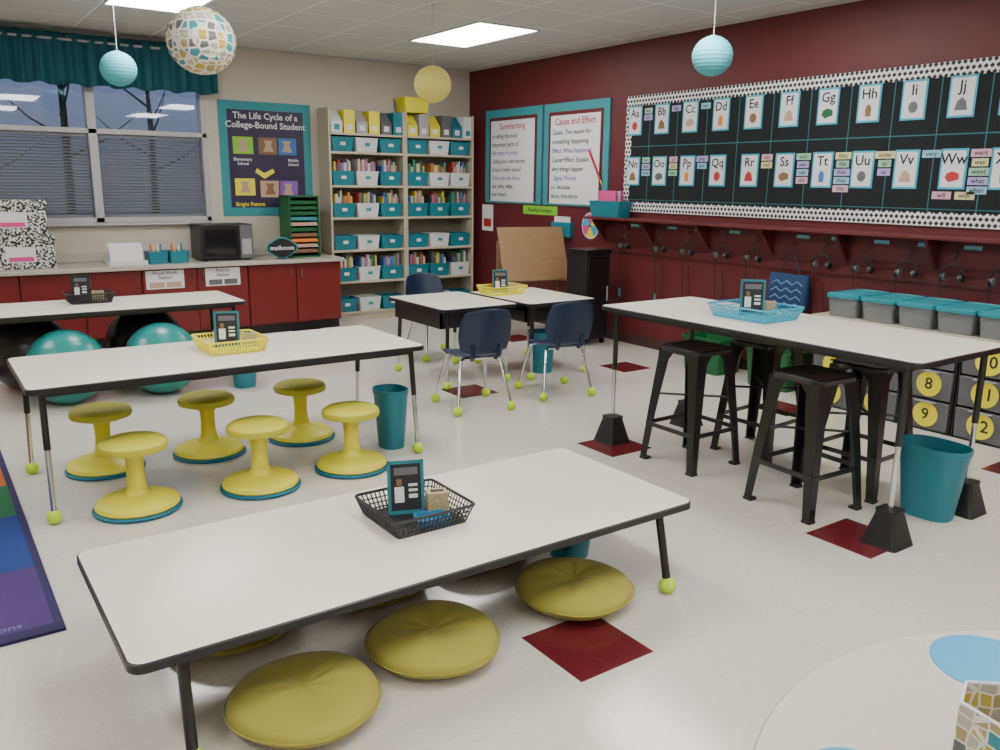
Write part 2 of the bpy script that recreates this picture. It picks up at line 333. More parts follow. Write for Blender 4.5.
thing('pencil_cup','hexagon patterned pencil cup standing on round table','cup',(1.262,.466,.748),20,[P('body',g,hexS),P('rim',G().tube([(.064*math.cos(t*math.pi/3),.064*math.sin(t*math.pi/3),.10) for t in range(6)],.003,6,closed=True),white)])
# ------------------------------------------------------------------ seating
g1=G().lathe([(.0,0),(.195,0),(.208,.006),(.210,.014),(.196,.022),(0,.022)],n=48)
g2=G().lathe([(0,.022),(.192,.022),(.198,.03),(.19,.048),(.16,.062),(.10,.072),(.06,.085),(.048,.11),(0,.11)],n=48)
g3=G().lathe([(0,.10),(.050,.105),(.043,.15),(.040,.2),(.043,.26),(.056,.305),(0,.31)],n=36)
g4=G().lathe([(0,.295),(.06,.298),(.13,.305),(.158,.315),(.163,.33),(.158,.348),(.14,.360),(.08,.364),(0,.365)],n=48)
st=thing('wobble_stool','lemon yellow wobble stool with teal rubber bottom','stool',(.76,4.93,0),0,[P('rubber_bottom',g1,tealR,label='teal rubber ring'),P('base',g2,yel),P('stem',g3,yel),P('seat',g4,yelS,label='padded yellow round seat')],group='wobble stools')
for x,y in((1.33,4.90),(1.91,4.90),(.78,4.22),(1.39,4.18),(1.93,4.20)): copyt(st,(x,y,0),rnd.uniform(0,90))
def cushion(seed):
    R=random.Random(seed); n=72; rings=[]; ph=[R.uniform(0,6) for _ in range(4)]
    prof=[(0,0),(.13,.002),(.19,.012),(.222,.035),(.232,.056),(.222,.078),(.19,.096),(.14,.106),(.09,.106),(.05,.100),(.02,.094),(0,.093)]
    for r,z in prof:
        ring=[]
        for i in range(n):
            a=2*math.pi*i/n; k=1+.012*math.sin(3*a+ph[0])+.010*math.sin(5*a+ph[1]); w=.003*math.sin(9*a+ph[2])*math.sin(min(1,r/.2)*math.pi) if z>.08 else 0
            ring.append((max(r,1e-4)*k*math.cos(a),max(r,1e-4)*k*math.sin(a),z+w+(.006*math.sin(2*a+ph[3])*(z/.1) if r>.03 else 0)))
        rings.append(ring)
    g=G().loft(rings)
    pip=[(.233*(1+.012*math.sin(3*a+ph[0])+.010*math.sin(5*a+ph[1]))*math.cos(a),.233*(1+.012*math.sin(3*a+ph[0])+.010*math.sin(5*a+ph[1]))*math.sin(a),.056) for a in [2*math.pi*i/48 for i in range(48)]]
    return [P('cover',g,yelC,sub=1),P('seam',G().tube(pip,.003,6,closed=True),yelC),P('tuft_button',G().lathe([(0,.088),(.009,.090),(.010,.096),(.006,.099),(0,.1)],n=16),yelC)]
for i,(x,y) in enumerate(((.83,2.20),(1.33,2.27),(1.985,2.29),(.80,2.80),(1.36,2.82),(1.88,2.84))):
    thing('floor_cushion','round mustard tufted floor cushion beside low table' if i<3 else 'round mustard floor cushion tucked under low table','cushion',(x,y,0),i*37,cushion(i),'floor cushions')
def metal_stool():
    hs=.70; parts=[]
    g=G(); g.loft([rr(.31,.31,.06,hs-.03,6),rr(.315,.315,.06,hs-.008,6),rr(.30,.30,.055,hs,6),rr(.26,.26,.05,hs-.004,6),rr(.05,.03,.014,hs-.007,6)],True,True)
    parts.append(P('seat',g,blkM)); parts.append(P('hand_hole',G().loft([rr(.07,.035,.016,hs-.0068),rr(.07,.035,.016,hs-.0062)]),blk))
    for sx in(-1,1):
        for sy in(-1,1):
            def sec(c,w,t,z):
                x,y=sx*c,sy*c
                pts=[(x,y),(x-sx*w,y),(x-sx*w,y-sy*t),(x-sx*t,y-sy*t),(x-sx*t,y-sy*w),(x,y-sy*w)]
                if sx*sy<0: pts=pts[::-1]
                return [(a,b,z) for a,b in pts]
            g=G().loft([sec(.205,.042,.008,.012),sec(.182,.054,.008,.30),sec(.152,.075,.008,.62),sec(.150,.12,.008,.68)])
            parts.append(P('leg',g,blkM,kids=[P('foot_cap',G().box(min(sx*.208,sx*.160),max(sx*.208,sx*.160),min(sy*.208,sy*.160),max(sy*.208,sy*.160),0,.014),blk)]))
    for a in range(4):
        g=G(); g.M=Matrix.Rotation(a*math.pi/2,4,'Z'); g.box(-.186,.186,-.190,-.183,.21,.235); parts.append(P('footrest',g,blkM))
    parts.append(P('cross_brace',G().tube([(-.165,-.165,.42),(.165,.165,.42)],.007,8),blkM)); parts.append(P('cross_brace',G().tube([(-.165,.165,.405),(.165,-.165,.405)],.007,8),blkM))
    return parts
ms=thing('metal_stool','black metal counter stool with square seat','stool',(3.66,3.22,0),0,metal_stool(),'black metal stools')
for x,y,r in((4.17,3.12,4),(3.63,2.42,-3),(4.13,2.42,2)): copyt(ms,(x,y,0),r)
def chair():
    parts=[]
    def sq(u,v,k=.75): u=2*u-1; v=2*v-1; return u*math.sqrt(1-k*v*v/2),v*math.sqrt(1-k*u*u/2)
    def seat(u,v):
        a,b=sq(u,v); return (.21*a,.205*b+.01,.40+.018*a*a-.03*max(0,b-.6)*1.2+.02*max(0,-b-.5))
    def back(u,v):
        a,b=sq(u,v,.6); return (.205*a*(1-.04*b),-.225-.035*(b+1)+.055*a*a,.595+.165*b)
    g=G(); g.norec=1; parts.append(P('seat',g.grid(seat,14,14),navy,solid=.012,sub=1))
    g=G(); g.norec=1; parts.append(P('backrest',g.grid(back,14,14),navy,solid=.012,sub=1))
    for sx in(-1,1): parts.append(P('backrest_support',G().tube([(sx*.09,-.19,.395),(sx*.10,-.225,.42),(sx*.105,-.228,.50)],.02,8),navy))
    for sx in(-1,1):
        for sy in(-1,1):
            bot=(sx*.21,sy*.215,.03)
            parts.append(P('leg',G().tube([(0,sy*.10,.38),(sx*.13,sy*.115,.383),(sx*.155,sy*.13,.36),bot],.011,10),chrome,label='chrome tube leg',kids=[P('tennis_ball',G().sph((bot[0],bot[1],.034),.034),ball)]))
    return parts
ch=thing('school_chair','navy plastic school chair with tennis ball feet','chair',(3.26,4.97,0),-9,chair(),'school chairs')
copyt(ch,(4.03,4.97,0),-10); copyt(ch,(3.97,6.70,0),178,'navy plastic school chair on far side of desks')
def gball(r,m):
    prof=[]
    for i in range(61):
        a=math.pi*i/60; q=r*(1+(.006 if i%4==0 and 8<i<52 else 0)); prof.append((q*math.sin(a),r-q*math.cos(a)))
    return [P('vinyl_shell',G().lathe(prof,n=48),m),P('valve_plug',G().cyl((0,-r*1.0,r),(0,-r*1.006,r),.012),white)]
b1=thing('exercise_ball','large teal exercise ball on the floor under table','exercise ball',(.83,6.62,0),0,gball(.27,tealBall),'exercise balls'); copyt(b1,(1.48,6.58,0),40)
b2=thing('exercise_ball','large black exercise ball behind a teal one','exercise ball',(.655,7.24,0),0,gball(.298,mat('black exercise ball vinyl',(.014,.015,.017),.3)),'exercise balls'); copyt(b2,(1.49,7.17,0))
def bin_(W,D,hh):
    g=G().loft([el(W*.72,D*.72,0),el(W*.95,D*.95,hh-.03),el(W,D,hh-.028),el(W,D,hh),el(W-.012,D-.012,hh),el(W*.95-.01,D*.95-.01,hh-.03),el(W*.72-.01,D*.72-.01,.008)])
    return [P('waste_basket',g,tealB)]
for x,y,W,D,hh,l in((4.045,1.985,.24,.34,.37,'tapered teal plastic wastebasket beside tall table'),(2.31,4.44,.20,.24,.37,'tapered teal plastic wastebasket beside activity table leg'),(2.235,2.62,.23,.20,.30,'teal plastic wastebasket tucked under low table'),(2.06,6.45,.22,.22,.30,'teal plastic wastebasket near exercise balls'),(4.40,5.62,.24,.24,.36,'teal plastic wastebasket under student desk')):
    thing('waste_basket',l,'wastebasket',(x,y,0),0,bin_(W,D,hh),'teal wastebaskets')
# ------------------------------------------------------------------ baskets & signs
def basket(W,D,hh,m):
    k=.86
    rim=G(); rim.tube(rr(W,D,.02,hh,4),.0055,6,closed=True)
    lat=G()
    for z in(.012,.030,.048,.066):
        if z<hh-.01: s=k+(1-k)*z/hh; lat.tube(rr(W*s,D*s,.018,z,3),.003,4,closed=True)
    for sx in(-1,1):
        n=int(D/.02)
        for i in range(n+1): y=-D/2+.012+(D-.024)*i/n; lat.cyl((sx*W/2*k,y*k,.004),(sx*W/2,y,hh),.003,n=4)
        n=int(W/.02)
        for i in range(n+1): x=-W/2+.012+(W-.024)*i/n; lat.cyl((x*k,sx*D/2*k,.004),(x,sx*D/2,hh),.003,n=4)
    bot=G(); bot.loft([rr(W*k,D*k,.015,0),rr(W*k,D*k,.015,.005)])
    return [P('rim',rim,m),P('lattice_wall',lat,m),P('bottom',bot,m)]
def sign(fm,pic):
    t=Matrix.Rotation(math.radians(-10),4,'X')
    def N(): g=G(); g.M=t; return g
    fr=N(); fr.box(-.07,.07,0,.008,0,.014).box(-.07,.07,0,.008,.192,.205).box(-.07,-.058,0,.008,0,.205).box(.058,.07,0,.008,0,.205)
    bk=N().box(-.065,.065,.006,.01,.005,.20)
    cd=N(); cd.m(2).box(-.058,.058,.002,.006,.014,.192); cd.m(0).box(-.044,-.008,.0,.002,.045,.105); cd.m(1).box(-.036,-.016,.0,.002,.11,.135); cd.m(3).box(-.044,.046,.0,.002,.15,.178); cd.m(0).box(.010,.044,.0,.002,.06,.075).box(.010,.044,.0,.002,.085,.095).box(.010,.044,.0,.002,.105,.115)
    sd=G().loft([[(-.04,.02,.1),(.04,.02,.1),(.04,.024,.1),(-.04,.024,.1)],[(-.04,.062,.0),(.04,.062,.0),(.04,.066,0),(-.04,.066,0)]])
    return [P('frame',fr,fm),P('backing',bk,blk),P('card',cd,[white,pic,mat('dark card',(.02,.022,.03),.6) if 0 else ink,grey]),P('easel_stand',sd,blk)]
def tissue():
    return [P('box_body',G().box(-.04,.04,-.03,.03,0,.075),tanM,bev=.002),P('lid_slot',G().box(-.025,.025,-.01,.01,.075,.0765),ink)]
tealD=mat('dark teal frame',(.015,.16,.19),.6)
def setof(x,y,z,W,D,m,mn,fr,rz=-20,sx=-.05,sy=.05):
    thing('storage_basket',mn+' plastic lattice basket holding supplies on a table','basket',(x,y,z),0,basket(W,D,.072,m))
    thing('table_sign','small teal framed table number sign standing in basket','sign',(x+sx,y+sy,z+.0055),rz,sign(fr,brown),'table signs')
    thing('supply_box','small tan patterned supply box standing in basket','box',(x+sx+.12,y+sy-.02,z+.0055),rz,tissue(),'supply boxes')
setof(1.445,2.60,.3605,.34,.33,blk,'black',tealD,sx=-.01,sy=.04)
setof(1.43,4.70,.6605,.34,.34,yelB,'yellow',tealD,sx=0)
setof(1.10,7.14,.6605,.33,.26,blk,'black',ink)
setof(3.90,3.02,.8705,.34,.42,blueB,'sky blue',tealD,rz=-45,sx=.04,sy=.05)
setof(4.24,6.00,.6505,.38,.26,yelB,'yellow',tealD,rz=-25,sx=0,sy=.02)
g=G().loft([rr(.12,.09,.02,0),rr(.13,.10,.02,.03),rr(.12,.09,.018,.03),rr(.11,.08,.015,.005)]); single('supply_tray','small blue plastic tray inside black basket','tray',(1.47,2.51,.3665),-15,g,mat('blue tray plastic',(.02,.16,.30),.4))
# ------------------------------------------------------------------ counter
g=G().box(-3.15,3.91,8.55,BW-.006,.745,.785); g.box(-3.15,3.91,BW-.025,BW-.006,.785,.88)
single('countertop','long beige laminate countertop running under the window','countertop',(0,0,0),0,g,countM,bev=.006)
def cab():
    w=1.035; parts=[P('body',G().box(0,w,8.62,BW-.01,.10,.744),cabred),P('toe_kick',G().box(0,w,8.68,BW-.01,0,.10),blk)]
    for i in(0,1):
        x0=i*w/2+.006; x1=(i+1)*w/2-.006; hx=x1-.05 if i==0 else x0+.05
        parts.append(P('door',G().box(x0,x1,8.60,8.62,.115,.735),cabred,bev=.003,kids=[P('handle',G().tube([(hx,8.60,.60),(hx,8.575,.605),(hx,8.575,.685),(hx,8.60,.69)],.005,8),chrome,label='chrome bar handle')]))
    return parts
c0=thing('base_cabinet','red laminate base cabinet with two doors','cabinet',(2.85,0,0),0,cab(),'base cabinets')
for k in range(1,5): copyt(c0,(2.85-1.04*k,0,0))
def card(x0,z0,y,w,h,title,pm):
    cd=G().box(0,w,0,.003,0,h); le=G().text(title,.045,w/2,h-.048,-.001); pic=G().box(.03,w/2-.01,-.002,0,.012,.065).box(w/2+.01,w-.03,-.002,0,.012,.065)
    thing('station_card','white station card taped to red cabinet front','card',(x0,y,z0),0,[P('paper',cd,white),P('lettering',le,ink),P('picture',pic,pm)],'station cards')
card(1.84,.55,8.596,.36,.18,'Word Work\nStation',skin); card(2.41,.55,8.596,.35,.18,'Fluency\nStation',grey)
def mbox():
    return [P('body',G().box(-.3,.3,-.14,.14,0,.27),marbleM,bev=.004),P('lid',G().box(-.31,.31,-.15,.15,.25,.31),marbleM,bev=.004),P('label_card',G().box(-.1,.14,-.146,-.14,.06,.20),white,kids=[P('label_strip',G().box(-.08,.12,-.149,-.146,.07,.11),pink)])]
m0=thing('storage_box','black and white marbled storage box on the counter','box',(.80,8.88,.7855),0,mbox(),'marbled boxes'); copyt(m0,(.76,8.88,1.097),0)
g=G().loft([rr(.36,.26,.02,0),rr(.36,.26,.02,.04),rr(.34,.24,.02,.04),rr(.34,.24,.02,.01)])
thing('paper_tray','white tray with upright papers on the counter','tray',(1.72,8.82,.7855),0,[P('tray',g,whiteP)]+[P('paper_sheet',G().loft([[(-.15,-.06+k*.05,.012),(.15,-.06+k*.05,.012),(.15,-.057+k*.05,.012),(-.15,-.057+k*.05,.012)],[(-.15,-.02+k*.05,.20),(.15,-.02+k*.05,.20),(.15,-.017+k*.05,.20),(-.15,-.017+k*.05,.20)]]),white) for k in range(3)])
for j,x in enumerate((2.0,2.2)):
    g=G().loft([rr(.17,.2,.02,0),rr(.19,.22,.02,.12),rr(.175,.205,.02,.12),rr(.155,.185,.02,.01)])
    parts=[P('bin_body',g,tealB)]
    for k in range(4): parts.append(P('marker',G().cyl((-.05+.03*k,-.04+.03*(k%2),.012),(-.06+.035*k,-.05+.04*(k%2),.19),.009,n=8),[pink,yelB,white,tealP][k]))
    thing('supply_caddy','teal supply caddy with markers on the counter','caddy',(x,8.80,.7855),0,parts,'supply caddies')
parts=[P('body',G().box(-.27,.27,-.17,.2,.01,.37),blk,bev=.006),P('door',G().box(-.265,.12,-.19,-.17,.02,.36),blkM,bev=.003,kids=[P('door_window',G().box(-.23,.08,-.192,-.19,.06,.32),dglass),P('handle',G().tube([(.10,-.19,.06),(.10,-.215,.07),(.10,-.215,.31),(.10,-.19,.32)],.007,8),blk)]),P('control_panel',G().box(.13,.265,-.188,-.17,.02,.36),grey,kids=[P('keypad',G().box(.15,.245,-.191,-.188,.06,.22),greyM)])]
for sx in(-1,1): parts.append(P('foot',G().box(sx*.22-.02,sx*.22+.02,-.14,.16,0,.012),blk))
thing('microwave_oven','black microwave oven standing on the counter','microwave',(2.70,8.93,.7855),0,parts)
parts=[P('case',G().box(-.17,.17,-.15,.15,0,.015).box(-.17,-.155,-.15,.15,0,.66).box(.155,.17,-.15,.15,0,.66).box(-.17,.17,-.15,.15,.645,.66).box(-.17,.17,.14,.15,0,.66),green)]
cs=[brown,skin,orange,brown,green,skin,tealP,green,green,green]
for k in range(10): parts.append(P('slot_tray',G().box(-.155,.155,-.148,.14,.05+k*.058,.056+k*.058).box(-.15,.15,-.13,.1,.056+k*.058,.085+k*.058),[cs[k]]))
thing('paper_sorter','green mailbox paper sorter with colored slots','paper sorter',(3.56,8.93,.7855),0,parts)
pl=[]
for i in range(24):
    a=2*math.pi*i/24; q=1+.07*math.cos(4*a); pl.append((.168*q*math.cos(a),.12+.105*q*math.sin(a)))
pl2=[(x*.9,(z-.12)*.9+.12) for x,z in pl]
thing('mailbox_sign','ornate black sign reading mailboxes on the counter','sign',(3.24,8.64,.7855),0,[P('border',G().plate(pl,.0,.008),tealP),P('panel',G().plate(pl2,-.003,.0),blk),P('lettering',G().text('mailboxes',.066,0,.12,-.004),white),P('stand',G().box(-.05,.05,0,.05,0,.01),blk)])
# poster
x0,x1,z0,z1=2.83,3.86,1.22,2.43
fr=G().box(x0,x1,BW-.008,BW,z0,z1); pn=G().box(x0+.09,x1-.09,BW-.011,BW-.008,z0+.09,z1-.09)
le=G().text('The Life Cycle of a\nCollege-Bound Student',.095,(x0+x1)/2,z1-.20,BW-.013)
pics=[P('caption',G().text(s_,q_,a_,b_,BW-.0135),white if q_<.05 else yelB) for s_,q_,a_,b_ in(('Elementary\nSchool',.045,x0+.24,1.80),('Middle\nSchool',.045,x1-.22,1.80),('Bright Future',.06,x0+.30,1.345),('College',.06,x1-.24,1.345))]
for (a,b_,mm) in((x0+.14,1.88,greenL),(x0+.42,1.88,brown),(x1-.40,1.88,bluePic),(x0+.14,1.44,yelB),(x0+.42,1.42,skin),(x1-.40,1.42,purple)):
    pics.append(P('picture',G().m(0).box(a,a+.22,BW-.0125,BW-.011,b_,b_+.18).m(1).plate([(a+.05,b_+.03),(a+.17,b_+.03),(a+.14,b_+.10),(a+.16,b_+.15),(a+.06,b_+.15),(a+.08,b_+.10)],BW-.0132,BW-.0125),[mm,skin if mm is not skin else brown]))
arr=G().plate([(3.30,1.62),(3.42,1.69),(3.40,1.73),(3.30,1.68),(3.22,1.73),(3.20,1.69)],BW-.0145,BW-.011)
thing('wall_poster','dark college student life cycle poster with teal border','poster',(0,0,0),0,[P('border',fr,tealP),P('poster_sheet',pn,posterM),P('title',le,white),P('arrow',arr,yelB)]+pics)
# ------------------------------------------------------------------ bookcases
YF=8.95
def bookcase(x0,x1,label):
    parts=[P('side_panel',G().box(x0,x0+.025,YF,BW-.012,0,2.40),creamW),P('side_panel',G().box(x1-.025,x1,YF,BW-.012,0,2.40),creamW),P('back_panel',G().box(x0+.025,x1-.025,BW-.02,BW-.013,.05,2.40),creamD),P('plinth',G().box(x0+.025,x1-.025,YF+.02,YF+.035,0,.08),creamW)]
    for z in SH: parts.append(P('shelf',G().box(x0+.025,x1-.025,YF+.002,BW-.02,z-.025,z),creamW))
    return thing('bookcase',label,'bookcase',(0,0,0),0,parts,'tall bookcases')
SH=[.105,.465,.83,1.20,1.56,1.93,2.135]
bookcase(3.945,4.905,'tall almond bookcase filled with teal and white bins'); bookcase(4.91,5.87,'tall almond bookcase beside the corner with book bins')
bookmats=[mat('book cover %d'%i,c,.5) for i,c in enumerate([(.40,.04,.04),(.05,.13,.35),(.5,.42,.05),(.48,.48,.46),(.04,.20,.10),(.32,.13,.25),(.48,.18,.04),(.45,.38,.27),(.06,.06,.07),(.30,.21,.13)])]
def shelfbin(m):
    g=G().loft([rr(.25,.22,.015,0),rr(.285,.24,.015,.15),rr(.295,.25,.018,.152),rr(.295,.25,.018,.16),rr(.27,.225,.015,.16),rr(.235,.205,.012,.006)])
    return [P('bin_body',g,m),P('label_card',G().box(-.03,.03,-.1255,-.1225,.07,.105),white if m is tealB else tealP)]
bt=None;bw_=None
def putbook(x,y,z,w,h,d):
    mm=rnd.choice(bookmats)
    g=G(); g.m(0).box(-w/2,w/2,-d/2,d/2,0,h); g.m(1).box(-w/2+.002,w/2-.002,-d/2+.004,d/2+.0005,h-.0005,h+.0008)
    single('book','children book standing upright in a shelf bin','book',(x,y,z),0,g,[mm,white],group='books in bookcase bins')
for bi,xb in enumerate((3.97,4.935)):
    for si,z in enumerate(SH[:6]):
        pat=(1,0,1) if bi==0 else [(1,0,1),(1,1,0),(1,0,1),(1,1,1),(1,0,0),(1,0,1)][si]
        for k in range(3):
            loc=(xb+.155+k*.3025,YF+.14,z); t=pat[k]
            lab='teal plastic book bin on a bookcase shelf' if t else 'white plastic book bin on a bookcase shelf'
            src=bt if t else bw_
            if src is None:
                o=thing('book_bin',lab,'bin',loc,0,shelfbin(tealB if t else whiteP),'bins on the bookcases')
                if t: bt=o
                else: bw_=o
            else: copyt(src,loc)
            if si in(1,3,4):
                x=loc[0]-.108
                while x<loc[0]+.085:
                    w=rnd.uniform(.014,.030); putbook(x+w/2,loc[1],z+.007,w,rnd.uniform(.21,.30),.18); x+=w+.002
    x=xb+.02
    for k in range(6):
        w=.135; mm=[white,yelB,greyM,yelB,grey,tealB][(k+bi*1)%6]
        pts=[(0,0),(.22,0),(.22,.25),(.14,.25),(0,.12)]
        if k%2: pts=[(0,0),(.22,0),(.22,.25),(0,.25)]
        g=G(); g.loft([[(0,y,z) for y,z in pts],[(w,y,z) for y,z in pts]])
        thing('magazine_file',{white:'white',yelB:'yellow',greyM:'grey',grey:'dark grey',tealB:'teal'}[mm]+' magazine file standing on top bookcase shelf','magazine file',(x,YF+.02,2.1355),0,[P('file_body',g,mm),P('label_card',G().box(.035,.10,-.002,0,.03,.09),tealP if mm is white else white)],'magazine files')
        x+=.155
g=G().loft([rr(.30,.24,.02,0),rr(.34,.27,.02,.17),rr(.32,.25,.02,.17),rr(.28,.22,.015,.008)]); single('yellow_crate','yellow plastic crate on top of bookcase','crate',(5.08,9.08,2.4005),0,g,yelB)
# ------------------------------------------------------------------ red wall: charts
def chart(ya,yb,z0,z1,title,lines):
    W=ya-yb
    bo=G().box(0,W,-.02,0,0,z1-z0); tr=G().box(.09,W-.09,-.024,-.02,.03,z1-z0-.09)
    pa=G().box(.13,W-.13,-.028,-.024,.02,z1-z0-.13)
    le=G().text(title,.10,W/2,z1-z0-.20,-.030); y=z1-z0-.31
    hw=[P('handwriting',G().text(l,.072,.16,y-.097*i,-.030,'LEFT'),inkP if i%3==2 else ink) for i,l in enumerate(lines)]
    thing('anchor_chart','white handwritten chart about '+title.lower()+' on teal bordered board','chart board',(RW,ya,z0),-90,[P('border',bo,tealP),P('inner_frame',tr,maroon),P('paper',pa,white),P('title_lettering',le,inkR)]+hw,'anchor charts')
chart(8.85,7.72,1.37,2.46,'Summarizing',['is telling the most','important parts of','the story in order','Using your own words','Does it make sense?','Once you are done','ask: who, what','and where'])
chart(7.68,6.60,1.37,2.46,'Cause and Effect',['Cause: The reason for','something happening','Effect: What happened','Cause+Effect: Explain','why things happen','  Signal Words','so, because','since, therefore'])
YB0,YB1=6.36,2.35; ZB0,ZB1=1.34,2.45; W=YB0-YB1
pn=G().box(0,W,-.012,0,0,ZB1-ZB0)
bd=G(); bw=.08; hh=ZB1-ZB0
bd.box(0,W,-.016,-.012,0,bw).box(0,W,-.016,-.012,hh-bw,hh).box(0,bw,-.016,-.012,bw,hh-bw).box(W-bw,W,-.016,-.012,bw,hh-bw)
n=int(W/.08)
for zz,s in((bw,1),(hh-bw,-1)):
    for i in range(n):
        a=(i+.5)*W/n; bd.plate([(a+.038*math.cos(t),zz+s*.02*math.sin(t)) for t in [math.pi*j/6 for j in range(7)]],-.0158,-.012)
cardY=[6.235,5.875,5.52,5.16,4.81,4.455,4.10,3.755,3.41,3.07,2.73]
gd=G()
for a,b_ in zip(cardY[:-1],cardY[1:]):
    xx=YB0-(a+b_)/2+.02; gd.box(xx-.004,xx+.004,-.0125,-.012,bw,hh-bw)
gd.box(bw,W-bw,-.0127,-.012,.625,.634).box(bw,W-bw,-.0127,-.012,.115,.122)
thing('word_wall_board','black word wall bulletin board with spotted border','bulletin board',(RW,YB0,ZB0),-90,[P('panel',pn,blkF),P('border',bd,dotM),P('divider_tape',gd,mat('dim teal tape',(.015,.12,.14),.7))])
XC=RW-.0128
def alpha(ch,y,z,mm,i):
    w,h=.185,.275
    c=G().m(0).box(-w/2,w/2,-.004,0,-h/2,h/2); c.m(1).box(-w/2+.014,w/2-.014,-.006,-.004,-h/2+.014,h/2-.014)
    le=G().text(ch+ch.lower(),.105,0,.065,-.0075)
    k=i%4; pc=G()
    if k==0: pc.plate([(.035*math.cos(t*math.pi/8),-.05+.04*math.sin(t*math.pi/8)) for t in range(16)],-.0075,-.006)
    elif k==1: pc.plate([(-.045,-.09),(.045,-.09),(.03,-.03),(0,-.005),(-.03,-.03)],-.0075,-.006)
    elif k==2: pc.plate([(-.05,-.06),(-.02,-.09),(.05,-.07),(.045,-.03),(0,-.015),(-.04,-.03)],-.0075,-.006)
    else: pc.plate([(-.02,-.095),(.02,-.095),(.025,-.04),(.01,-.01),(-.01,-.01),(-.025,-.04)],-.0075,-.006)
    thing('alphabet_card','white alphabet card '+ch+ch.lower()+' with blue edge and picture','alphabet card',(XC,y,z),-90,[P('card',c,[blueB,white]),P('lettering',le,ink),P('picture',pc,mm)],'alphabet cards')
pm=[redP,brown,skin,orange,brown,skin,green,brown,grey,grey,yelB,brown,grey,orange,redP,redP,brown,bluePic,grey,skin,redP,green]
for i,c in enumerate('ABCDEFGHIJK'): alpha(c,cardY[i],2.215,pm[i],i)
for i,c in enumerate('NOPQRSTUVWX'): alpha(c,cardY[i],1.735,pm[11+i],i+1)
def word(t,y,z,mm):
    L=max(.10,.026*len(t)+.03); thing('word_card','small colored word card on word wall','word card',(XC,y,z),-90,[P('card',G().box(-L/2,L/2,-.003,0,-.026,.026),mm),P('lettering',G().text(t,.045,0,0,-.0042),ink)],'word cards')
lil=mat('lilac card',(.38,.31,.58),.7); mint=mat('mint card',(.27,.52,.36),.7); sky=mat('pale blue card',(.24,.46,.56),.7); pk=mat('pale pink card',(.60,.34,.43),.7); pyel=mat('pale yellow card',(.60,.56,.28),.7)
cc=[mint,lil,sky,pk,pyel]
WD={0:['no','not','now'],1:['of','on','out'],2:['play','put'],3:[],4:['ran','red'],5:['said','saw','see','she'],6:['that','the','then','they','this'],7:['under','up','us'],8:['very'],9:['want','was','went','what','when','will','with'],10:[]}
k=0
for i,ws in WD.items():
    for j,wd in enumerate(ws):
        zz=1.84-.062*j
        if i==9 and j>4: word(wd,cardY[i]-.02+(.08 if j==5 else -.08)*1,1.555,cc[k%5])
        else: word(wd,cardY[i]-.175,zz,cc[k%5])
        k+=1
for i,ws in {0:['am','are'],1:['big'],2:['can']}.items():
    for j,wd in enumerate(ws): word(wd,cardY[i]-.178,2.30-.062*j,cc[(i+j)%5])
parts=[P('shelf_board',G().box(5.78,RW,2.2,6.72,1.255,1.28),redwall,bev=.003),P('back_rail',G().box(RW-.02,RW,2.2,6.72,1.06,1.255),redwall),P('lower_rail',G().box(RW-.02,RW,2.2,6.72,.93,1.0),redwall)]
for y in(6.6,5.9,5.2,4.5,3.8,3.1,2.4):
    parts.append(P('bracket',G().loft([[(RW-.02,y-.012,1.255),(5.80,y-.012,1.255),(5.80,y-.012,1.235),(RW-.02,y-.012,1.03)],[(RW-.02,y+.012,1.255),(5.80,y+.012,1.255),(5.80,y+.012,1.235),(RW-.02,y+.012,1.03)]]),redwall))
HY=[6.25,5.75,5.4,5.0,4.65,4.3,3.98,3.62,3.28,2.95,2.62]
hookM=mat('dark steel hook',(.12,.12,.12),.4,metal=.6)
for y in HY: parts.append(P('hook',G().tube([(5.90,y,1.21),(5.92,y,1.19),(RW-.02,y,1.155),(5.94,y,1.14),(5.915,y,1.115),(5.92,y,1.09),(5.93,y,1.085)],.005,6),hookM))
thing('coat_hook_shelf','dark red painted wall shelf with metal coat hooks','wall shelf',(0,0,0),0,parts)
for i,y in enumerate(HY):
    thing('name_tag','small name tag above a coat hook','name tag',(RW-.0205,y-.09,1.205),-90,[P('tag',G().box(-.06,.06,-.002,0,-.015,.015),sky),P('edge_stripe',G().box(-.06,.06,-.003,-.002,-.015,-.007),tealP)],'name tags')
def phones(L):
    hb=G().tube([(.075*math.cos(math.pi*t/10),0,.075*math.sin(math.pi*t/10)-.08) for t in range(11)],.006,6)
    cups=[P('ear_cup',G().cyl((s*.075,0,-.09),(s*.055,0,-.09),.028,n=16),blk,kids=[P('ear_pad',G().cyl((s*.055,0,-.09),(s*.045,0,-.09),.026,n=16),grey)]) for s in(-1,1)]
    cb=G().tube([(-.075,0,-.11),(-.06,.01,-.30),(-.03,.01,-L),(.0,.0,-L-.02),(.03,.01,-L+.06),(.045,.015,-.40),(.02,.015,-.22)],.0045,6)
    return [P('headband',hb,blk)]+cups+[P('cable',cb,blk),P('cable_tag',G().box(-.045,-.02,-.002,.002,-L+.02,-L+.10),tealP)]
hp=None
for i,y in enumerate(HY):
    if i==5: continue
    if hp is None: hp=thing('headphones','black headphones with long cable hanging from hook','headphones',(5.918,y,1.088),-90,phones(.62),'headphones on hooks')
    else: copyt(hp,(5.918,y,1.088),-90+rnd.uniform(-12,12))
g=G().loft([rr(.34,.06,.03,0),rr(.38,.09,.03,.08),rr(.38,.06,.02,.24),rr(.37,.03,.012,.30)])
ch_=G()
for k in range(4): 
    z=.03+k*.06; pts=[(-.15+.05*j,z+(.03 if j%2 else 0)) for j in range(7)]; ch_.plate(pts+[(x,q+.010) for x,q in pts[::-1]],-.048+.004*k,-.040+.004*k)
